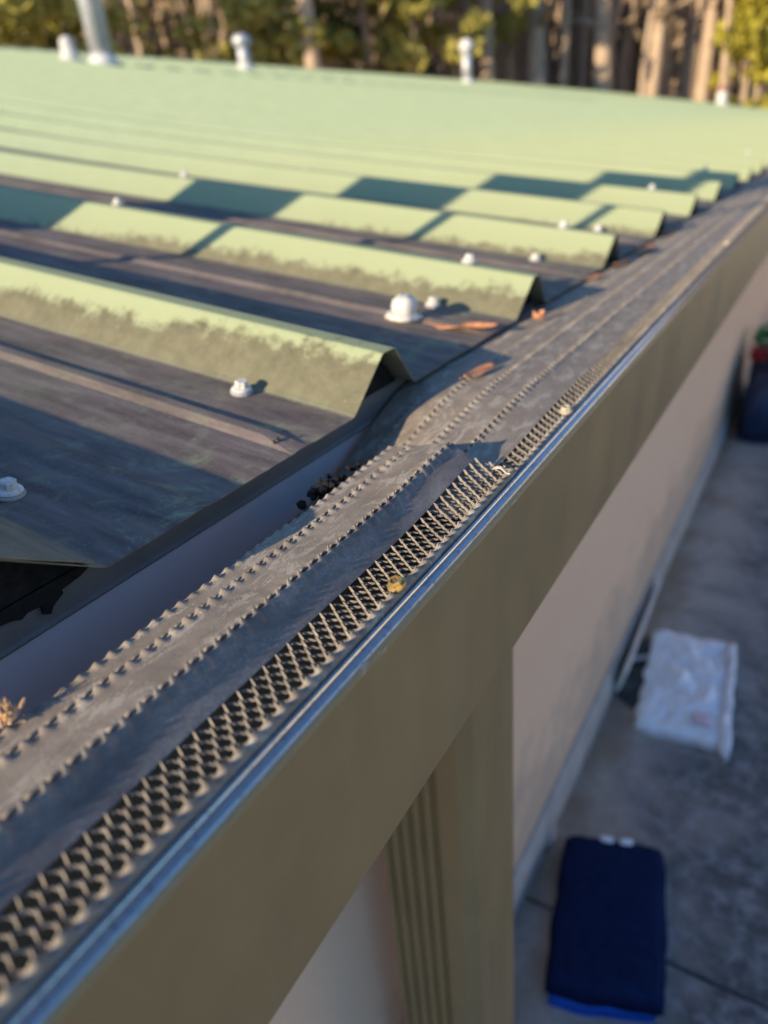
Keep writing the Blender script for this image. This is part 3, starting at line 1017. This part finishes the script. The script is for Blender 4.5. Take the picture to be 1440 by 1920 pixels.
# black clump of debris where the guards part from the trim
bm = bmesh.new()
for i in range(48):
    r = bmesh.ops.create_icosphere(bm, subdivisions=1, radius=random.uniform(0.0008, 0.0034))
    off = Vector((random.gauss(0, 0.004), random.gauss(0, 0.013), random.gauss(0, 0.003)))
    for v_ in r['verts']:
        v_.co = v_.co * (1 + 0.9 * noise.noise(v_.co * 900 + off * 300)) + off
o = from_bm('debris_clump', bm, MAT['tar'])
o.location = (0.0290, -0.075, -0.0150)
tag(o, 'black crumbly dirt clump in the gap beside guard end', 'debris')

# pale torn tab of metal standing at the lap
v = []
path = [(-0.008, 0, 0), (-0.005, 0.001, 0.0022), (-0.001, 0.0012, 0.0030), (0.003, 0.000, 0.0018), (0.007, -0.0012, 0.0008), (0.011, -0.0016, 0.0020)]
for i, (x, y, z) in enumerate(path):
    wv_ = 0.0017 * (1 - 0.35 * abs(i - 2) / 3)
    tw = 0.5 * math.sin(i * 1.3)
    v += [(x, y - wv_ * math.cos(tw), z - wv_ * math.sin(tw)), (x, y, z + 0.0006), (x, y + wv_ * math.cos(tw), z + wv_ * math.sin(tw))]
o = mesh('metal_tab', v, grid_faces(len(path), 3), MAT['tanscrew'], None, True, 0.0007)
o.location = (0.1255, -0.042, -0.0085 + gd(0) + 0.0015)
o.rotation_euler = (0, 0, -0.35)
o.scale = (0.75, 0.75, 0.75)
tag(o, 'small pale bent strip sticking out at the guard lap', 'metal strip')

# ------------------------------------------------------------------ things on the ground beside the wall
def soft_slab(name, corners, z0, thick, mat, parent=None, nu=26, nv=26, amp=0.004, seed=0, round_=0.12, fr=14, edge=0.004):
    """pillow-like sheet between four corners: far-left, far-right, near-right, near-left"""
    A, B, C_, D_ = [Vector((c[0], c[1], 0)) for c in corners]
    v = []
    for side in (1, 0):
        for i in range(nu):
            for j in range(nv):
                s, t_ = i / (nu - 1), j / (nv - 1)
                # rounded outline
                cs, ct = (s - .5) * 2, (t_ - .5) * 2
                k = 1 - round_ * (cs * cs * ct * ct) ** 2
                ss, tt = .5 + .5 * cs * k, .5 + .5 * ct * k
                P = (A * (1 - ss) + B * ss) * (1 - tt) + (D_ * (1 - ss) + C_ * ss) * tt
                ew = edge * noise.noise(Vector((P.x * 22, P.y * 22, seed)))
                P = P + Vector((ew, edge * noise.noise(Vector((P.x * 22, P.y * 22, seed + 9))), 0))
                prof = (1 - abs(cs) ** 6) * (1 - abs(ct) ** 6)
                if side:
                    z = z0 + 0.003 + thick * (0.35 * (1 if max(abs(cs), abs(ct)) < .999 else 0.3) + 0.65 * prof ** .5) + amp * noise.noise(Vector((P.x * fr, P.y * fr, seed))) * (0.3 + prof) + amp * .5 * noise.noise(Vector((P.x * fr * 2.7, P.y * fr * 2.7, seed + 4))) * prof
                    z = max(z, z0 + .003)
                else:
                    z = z0
                v.append((P.x, P.y, z))
    nn_ = nu * nv
    f = [tuple(reversed(q)) for q in grid_faces(nu, nv)] + [tuple(i + nn_ for i in q) for q in grid_faces(nu, nv)]
    ring = [i * nv for i in range(nu)] + [(nu - 1) * nv + j for j in range(1, nv)] + [i * nv + nv - 1 for i in range(nu - 2, -1, -1)] + [j for j in range(nv - 2, 0, -1)]
    for a, b in zip(ring, ring[1:] + ring[:1]):
        f.append((a, b, b + nn_, a + nn_))
    o = mesh(name, v, f, mat, parent, True)
    return o

t = empty('kneeling_pad', (0.11, 0.49, GZ))
tag(t, 'navy blue rectangular pad with bright blue lining lying on the concrete', 'pad')
def under(o, par):
    o.parent = par
    o.matrix_parent_inverse = Matrix.Translation(-Vector(par.location))
    return o
under(soft_slab('cover', [(-0.018, 0.612), (0.172, 0.668), (0.238, 0.352), (0.046, 0.296)], GZ + 0.012, 0.035, MAT['navy'], None, amp=0.004, seed=3, round_=.05, fr=9), t)
under(soft_slab('lining', [(-0.012, 0.606), (0.168, 0.660), (0.228, 0.345), (0.058, 0.284)], GZ + 0.001, 0.012, MAT['bluelining'], None, amp=0.003, seed=5, round_=.04, edge=.006), t)
for (a, b) in ((0.052, 0.626), (0.088, 0.636)):
    under(soft_slab('white_tag', [(a, b + .004), (a + .026, b + .011), (a + .028, b - .008), (a + .002, b - .014)], GZ + 0.036, 0.006, MAT['whiteplastic'], None, 8, 8, .001, 2, .2), t)

t = empty('plastic_sack', (0.11, 1.19, GZ))
tag(t, 'crumpled white plastic sack lying flat on the concrete by the wall', 'sack')
under(soft_slab('sheet', [(-0.012, 1.395), (0.190, 1.415), (0.236, 1.010), (0.030, 0.985)], GZ + 0.001, 0.030, MAT['whiteplastic'], None, 44, 44, .016, 11, .03, 16, .010), t)
under(soft_slab('hem', [(0.186, 1.405), (0.206, 1.408), (0.250, 0.965), (0.222, 0.985)], GZ + 0.012, 0.026, MAT['whiteplastic'], None, 8, 30, .008, 21, .05, 20, .008), t)
under(soft_slab('printed_patch', [(0.150, 1.075), (0.192, 1.079), (0.198, 1.035), (0.156, 1.031)], GZ + 0.033, 0.006, MAT['print'], None, 12, 12, .004, 31, .1, 30, .008), t)

o = soft_slab('dark_plastic_sheet', [(-0.055, 1.36), (0.01, 1.38), (0.04, 1.06), (-0.035, 1.08)], GZ + 0.001, 0.010, MAT['darkplastic'], None, 16, 24, .010, 17, .1, 20, .012)
tag(o, 'dark green plastic sheet between the wall and white sack', 'plastic sheet')
v, f = [], []
tube(v, f, [(-0.045, 1.205, 0.022), (-0.02, 1.235, 0.026), (0.006, 1.262, 0.022)], [0.0055, 0.006, 0.004], 8)
o = mesh('stick', v, f, MAT['oldwood'], None, True)
o.location = (0, 0, GZ)
tag(o, 'short grey stick lying on dark plastic beside the white sack', 'stick')
# pale board leaning low along the foundation
bm = bmesh.new()
bmesh.ops.create_cube(bm, size=1)
for v_ in bm.verts:
    v_.co = Vector((v_.co.x * 0.012, v_.co.y * 0.46, v_.co.z * 0.085))
bmesh.ops.bevel(bm, geom=list(bm.edges), offset=0.002, segments=1, affect='EDGES')
o = from_bm('board', bm, MAT['palewood'])
o.location = (-0.036, 1.33, GZ + 0.045)
o.rotation_euler = (0, 0.25, 0.03)
tag(o, 'narrow pale board on edge against the foundation near white sack', 'board')
# rounded pale stone against the foundation
bm = bmesh.new()
bmesh.ops.create_icosphere(bm, subdivisions=3, radius=0.02)
for v_ in bm.verts:
    v_.co = Vector((v_.co.x * 0.75, v_.co.y * 1.3, v_.co.z * 0.9)) * (1 + 0.25 * noise.noise(v_.co * 60))
o = from_bm('stone', bm, MAT['found'], None, True)
o.location = (-0.045, 0.60, GZ + 0.015)
tag(o, 'small pale stone at the foot of the wall beyond downspout', 'stone')

# stuffed navy bag at the far right with two bright plastic things on it
t = empty('stuffed_bag', (0.19, 3.36, GZ))
tag(t, 'stuffed dark navy bag standing by the wall at right edge', 'bag')
under(soft_slab('body', [(-0.03, 3.72), (0.42, 3.76), (0.45, 3.02), (0.0, 2.98)], GZ + 0.001, 0.34, MAT['blackbag'], None, 30, 34, .03, 41, .06, 6, .02), t)
for (a, b) in ((0.10, 3.2), (0.10, 3.5)):
    v, f = [], []
    tube(v, f, [(a + 0.10 * math.cos(q * .4), b, GZ + 0.34 + 0.055 * math.sin(q * .4)) for q in range(9)], [0.012] * 9, 6)
    under(mesh('handle', v, f, MAT['darkplastic'], None, True), t)
v, f = [], []
tube(v, f, [((0.055 + .012 * math.sin(i * .9)) * math.cos(i * .33), 0.10 * math.sin(i * .33), 0.012 + 0.016 * i / 10) for i in range(50)], [0.011] * 50, 8)
o = mesh('hose_coil', v, f, MAT['green'], None, True)
o.location = (0.055, 3.42, GZ + 0.335)
tag(o, 'bright green hose coil lying on the stuffed navy bag', 'hose')
v, f = lathe([(0.030, 0.0), (0.038, 0.05), (0.041, 0.053), (0.041, 0.058), (0.035, 0.058), (0.028, 0.006)], 20)
o = mesh('cup', v, f, MAT['red'], None, True)
o.location = (0.035, 3.17, GZ + 0.335)
tag(o, 'small red plastic cup on the near end of the stuffed bag', 'cup')

# added house out of view, turned to bounce warm sunlight onto the wall
t = empty('added_bounce_house', (6.5, 7.5, GZ))
t.rotation_euler = (0, 0, math.radians(50))
tag(t, 'added unseen white house that bounces warm light onto the wall', 'house')
box('wall', (0, -4.5, -0.1), (6, 4.5, 3.2), simple('white_plaster', (0.80, 0.72, 0.60), 0.9, 0, 0.05, 3), t)
v = [(-0.4, -4.8, 3.15), (3.0, -4.8, 4.6), (6.4, -4.8, 3.15), (-0.4, 4.8, 3.15), (3.0, 4.8, 4.6), (6.4, 4.8, 3.15)]
mesh('roof', v, [(0, 1, 4, 3), (1, 2, 5, 4)], simple('brown_shingles', (0.16, 0.12, 0.09), 0.9, 0, 0.3, 6), t, False, 0.08)

# ------------------------------------------------------------------ the wood behind the roof
CAMP = Vector((0.27, -0.386, 0.162))
def leaf_cloud(v, f, c, r, n, size, flat=0.6):
    for _ in range(n):
        d = Vector((random.gauss(0, 1), random.gauss(0, 1), random.gauss(0, 1))).normalized() * (random.random() ** 0.45)
        p_ = Vector(c) + Vector((d.x * r, d.y * r, d.z * r * flat))
        a = Vector((random.gauss(0, 1), random.gauss(0, 1), random.gauss(0, 1))).normalized()
        b = a.cross(Vector((random.gauss(0, 1), random.gauss(0, 1), random.gauss(0, 1)))).normalized()
        s = size * random.uniform(0.6, 1.4)
        i = len(v)
        v += [p_ - a * s, p_ + b * s * .45, p_ + a * s, p_ - b * s * .45]
        f.append((i, i + 1, i + 2, i + 3))

def tree(name, label, ddir, dist, r, hgt, crown_lo, crown_r, ncl, fol, lean=0.0, cat='tree', per=110, seed=0):
    random.seed(seed * 17 + 3)
    P = Vector((CAMP.x + ddir[0] * dist, CAMP.y + ddir[1] * dist, GZ - 0.4))
    t = empty(name, P)
    tag(t, label, cat, 'trees of the wood behind the roof')
    v, f = [], []
    pts, rads = [], []
    bx_, by_ = random.uniform(-.25, .25), random.uniform(-.25, .25)
    for i in range(9):
        k = i / 8
        pts.append(Vector((lean * hgt * k + bx_ * math.sin(k * 3.2), by_ * math.sin(k * 2.6), hgt * k)))
        rads.append(0.82 * r * (1.15 - 0.85 * k) * (1.25 if i == 0 else 1))
    tube(v, f, pts, rads, 10)
    for i in range(6):
        k = random.uniform(0.35, 0.9)
        b0 = pts[int(k * 8)]
        a = random.uniform(0, 2 * PI)
        L_ = random.uniform(0.8, 2.0)
        e = b0 + Vector((math.cos(a) * L_, math.sin(a) * L_, random.uniform(-0.1, 0.8)))
        tube(v, f, [b0, (b0 + e) / 2 + Vector((0, 0, 0.1)), e], [r * .28, r * .18, r * .05], 5)
    mesh('trunk', v, f, MAT['bark'], t, True)
    v, f = [], []
    for i in range(ncl):
        k = random.uniform(crown_lo, 1.02)
        a = random.uniform(0, 2 * PI)
        rr = crown_r * random.random() ** .5 * (1.15 - 0.6 * (k - crown_lo) / max(.05, 1.02 - crown_lo))
        c = Vector((lean * hgt * k + math.cos(a) * rr, math.sin(a) * rr, hgt * k))
        leaf_cloud(v, f, c, random.uniform(0.35, 0.75), per, 0.14, 0.6)
    if v:
        mesh('crown', v, f, fol, t)
    return t
def dirx(px):   # horizontal viewing directions of the trunks one can tell apart
    tab = [(0, -.812, .584), (229, -.741, .671), (267, -.726, .688), (587, -.578, .816), (767, -.481, .877), (920, -.394, .919), (1017, -.338, .941), (1092, -.295, .956),
           (1145, -.265, .964), (1230, -.217, .976), (1282, -.188, .982), (1320, -.167, .986), (1332, -.161, .987), (1360, -.145, .989), (1420, -.114, .994), (1480, -.085, .996)]
    for (a, b) in zip(tab, tab[1:]):
        if a[0] <= px <= b[0]:
            k = (px - a[0]) / (b[0] - a[0])
            d = Vector((a[1] + (b[1] - a[1]) * k, a[2] + (b[2] - a[2]) * k))
            return d.normalized()
    return Vector((tab[0][1], tab[0][2])) if px < 0 else Vector((tab[-1][1], tab[-1][2]))
A_, B_, Y_ = MAT['fol_a'], MAT['fol_b'], MAT['fol_y']
TREES = [
    # px, dist, radius, height, crown from, crown radius, clumps, foliage, lean, label
    (10, 17.5, .13, 8.0, .20, 1.9, 60, A_, 0, 'yellow green pine at the left edge with foliage down low'),
    (95, 18.5, .12, 8.0, .22, 1.7, 50, A_, 0, 'yellow green pine behind the short stub pipe'),
    (235, 20.0, .15, 10, .62, 1.5, 24, B_, -.02, 'bare leaning trunk just right of the tall flue'),
    (268, 21.5, .14, 10, .60, 1.5, 24, B_, -.02, 'second bare trunk right of the tall flue'),
    (340, 19.0, .10, 3.2, .25, 1.3, 26, A_, 0, 'low bushy pine between tall flue and flared vent pipe'),
    (415, 21.0, .12, 9.5, .30, 1.6, 34, A_, 0, 'olive pine left of the flared vent pipe'),
    (510, 21.0, .13, 9.5, .26, 1.7, 42, A_, .01, 'olive pine right of the flared vent pipe'),
    (587, 19.5, .26, 11, .66, 1.8, 26, B_, -.015, 'thick pale crooked trunk midway between the two capped vents'),
    (700, 22.0, .14, 10, .28, 1.6, 30, B_, 0, 'olive tree right of the thick crooked trunk'),
    (767, 22.0, .20, 10, .36, 2.0, 52, A_, 0, 'broad yellow green pine left of the white capped vent'),
    (920, 23.0, .26, 11, .40, 1.7, 26, A_, -.01, 'stout tan trunk just right of the white capped vent'),
    (1017, 24.5, .36, 12, .75, 1.8, 20, B_, -.008, 'thickest tan trunk, second right of the white capped vent'),
    (1092, 27.5, .19, 11, .70, 1.5, 18, B_, 0, 'thin shaded trunk between the two thickest tan trunks'),
    (1146, 26.0, .38, 12, .72, 1.8, 20, B_, -.006, 'thick double tan trunk above the middle of the gable edge'),
    (1170, 28.0, .22, 11, .75, 1.4, 14, B_, .03, 'slanting trunk touching the thick double trunk'),
    (1230, 26.5, .29, 12, .74, 1.6, 20, B_, 0, 'tall yellowish trunk right of the thick double trunk'),
    (1282, 27.5, .24, 12, .70, 1.6, 22, B_, 0, 'straight trunk second left of the red capped pipe'),
    (1318, 26.5, .28, 12, .62, 1.5, 26, A_, 0, 'straight trunk with yellow foliage just left of the red capped pipe'),
    (1334, 27.8, .17, 11, .72, 1.3, 14, B_, 0, 'slender trunk touching the one left of the red capped pipe'),
    (1372, 28.5, .17, 11, .50, 1.2, 14, B_, 0, 'dark thin trunk above the red capped pipe'),
    (1420, 27.0, .22, 11, .55, 1.5, 20, A_, 0, 'pale trunk near the right edge of the picture'),
    (1395, 25.5, .08, 8.0, .34, 1.0, 40, Y_, 0, 'bright yellow foliage tree near the right edge'),
    (1440, 25.5, .10, 9.0, .30, 1.2, 34, Y_, 0, 'bright yellow tree cut by the right edge'),
    (1425, 25.2, .08, 2.0, .40, 1.0, 40, Y_, 0, 'low rounded yellow shrub at the far roof corner'),
]
for i, (px, ds, r, hg, lo, cr, nc, fo, ln_, lb) in enumerate(TREES):
    low = hg < 4
    t = tree('shrub' if low else 'pine_tree', lb, dirx(px), ds, r, hg, lo, cr, nc, fo, ln_, 'shrub' if low else 'tree', 110, i)

# the depth of the wood: thin stems, twigs and dead leaves that read as one mass
random.seed(91)
v, f = [], []
mi = []
for i in range(900):
    px = random.uniform(-60, 1500)
    d = dirx(max(0, min(1479, px)))
    ds = random.uniform(26, 46)
    P = Vector((CAMP.x + d.x * ds + random.uniform(-2, 2), CAMP.y + d.y * ds + random.uniform(-2, 2), GZ - 1 + max(0, ds - 35) * .38))
    n0 = len(f)
    hg = random.uniform(7, 14)
    tube(v, f, [P, P + Vector((random.uniform(-.4, .4), random.uniform(-.4, .4), hg * .5)), P + Vector((random.uniform(-.8, .8), random.uniform(-.8, .8), hg))], [random.uniform(.07, .20), .10, .04], 5, False)
    mi += [0] * (len(f) - n0)
for i in range(360):
    px = random.uniform(-60, 1500)
    d = dirx(max(0, min(1479, px)))
    ds = random.uniform(27, 48)
    z = GZ + random.uniform(0, 10) + max(0, ds - 35) * .35
    c = Vector((CAMP.x + d.x * ds + random.uniform(-2, 2), CAMP.y + d.y * ds + random.uniform(-2, 2), z))
    n0 = len(f)
    leaf_cloud(v, f, c, random.uniform(.8, 1.6), 70, 0.2, .8)
    k = 1 if random.random() < (0.72 if px > 500 else .5) else 2
    mi += [k] * (len(f) - n0)
o = mesh('woodland', v, f, MAT['bark'])
o.data.materials.append(MAT['brown'])
o.data.materials.append(MAT['fol_b'])
o.data.polygons.foreach_set('material_index', mi)
tag(o, 'brown depth of the wood behind the nearer trees', 'woodland', kind='stuff')
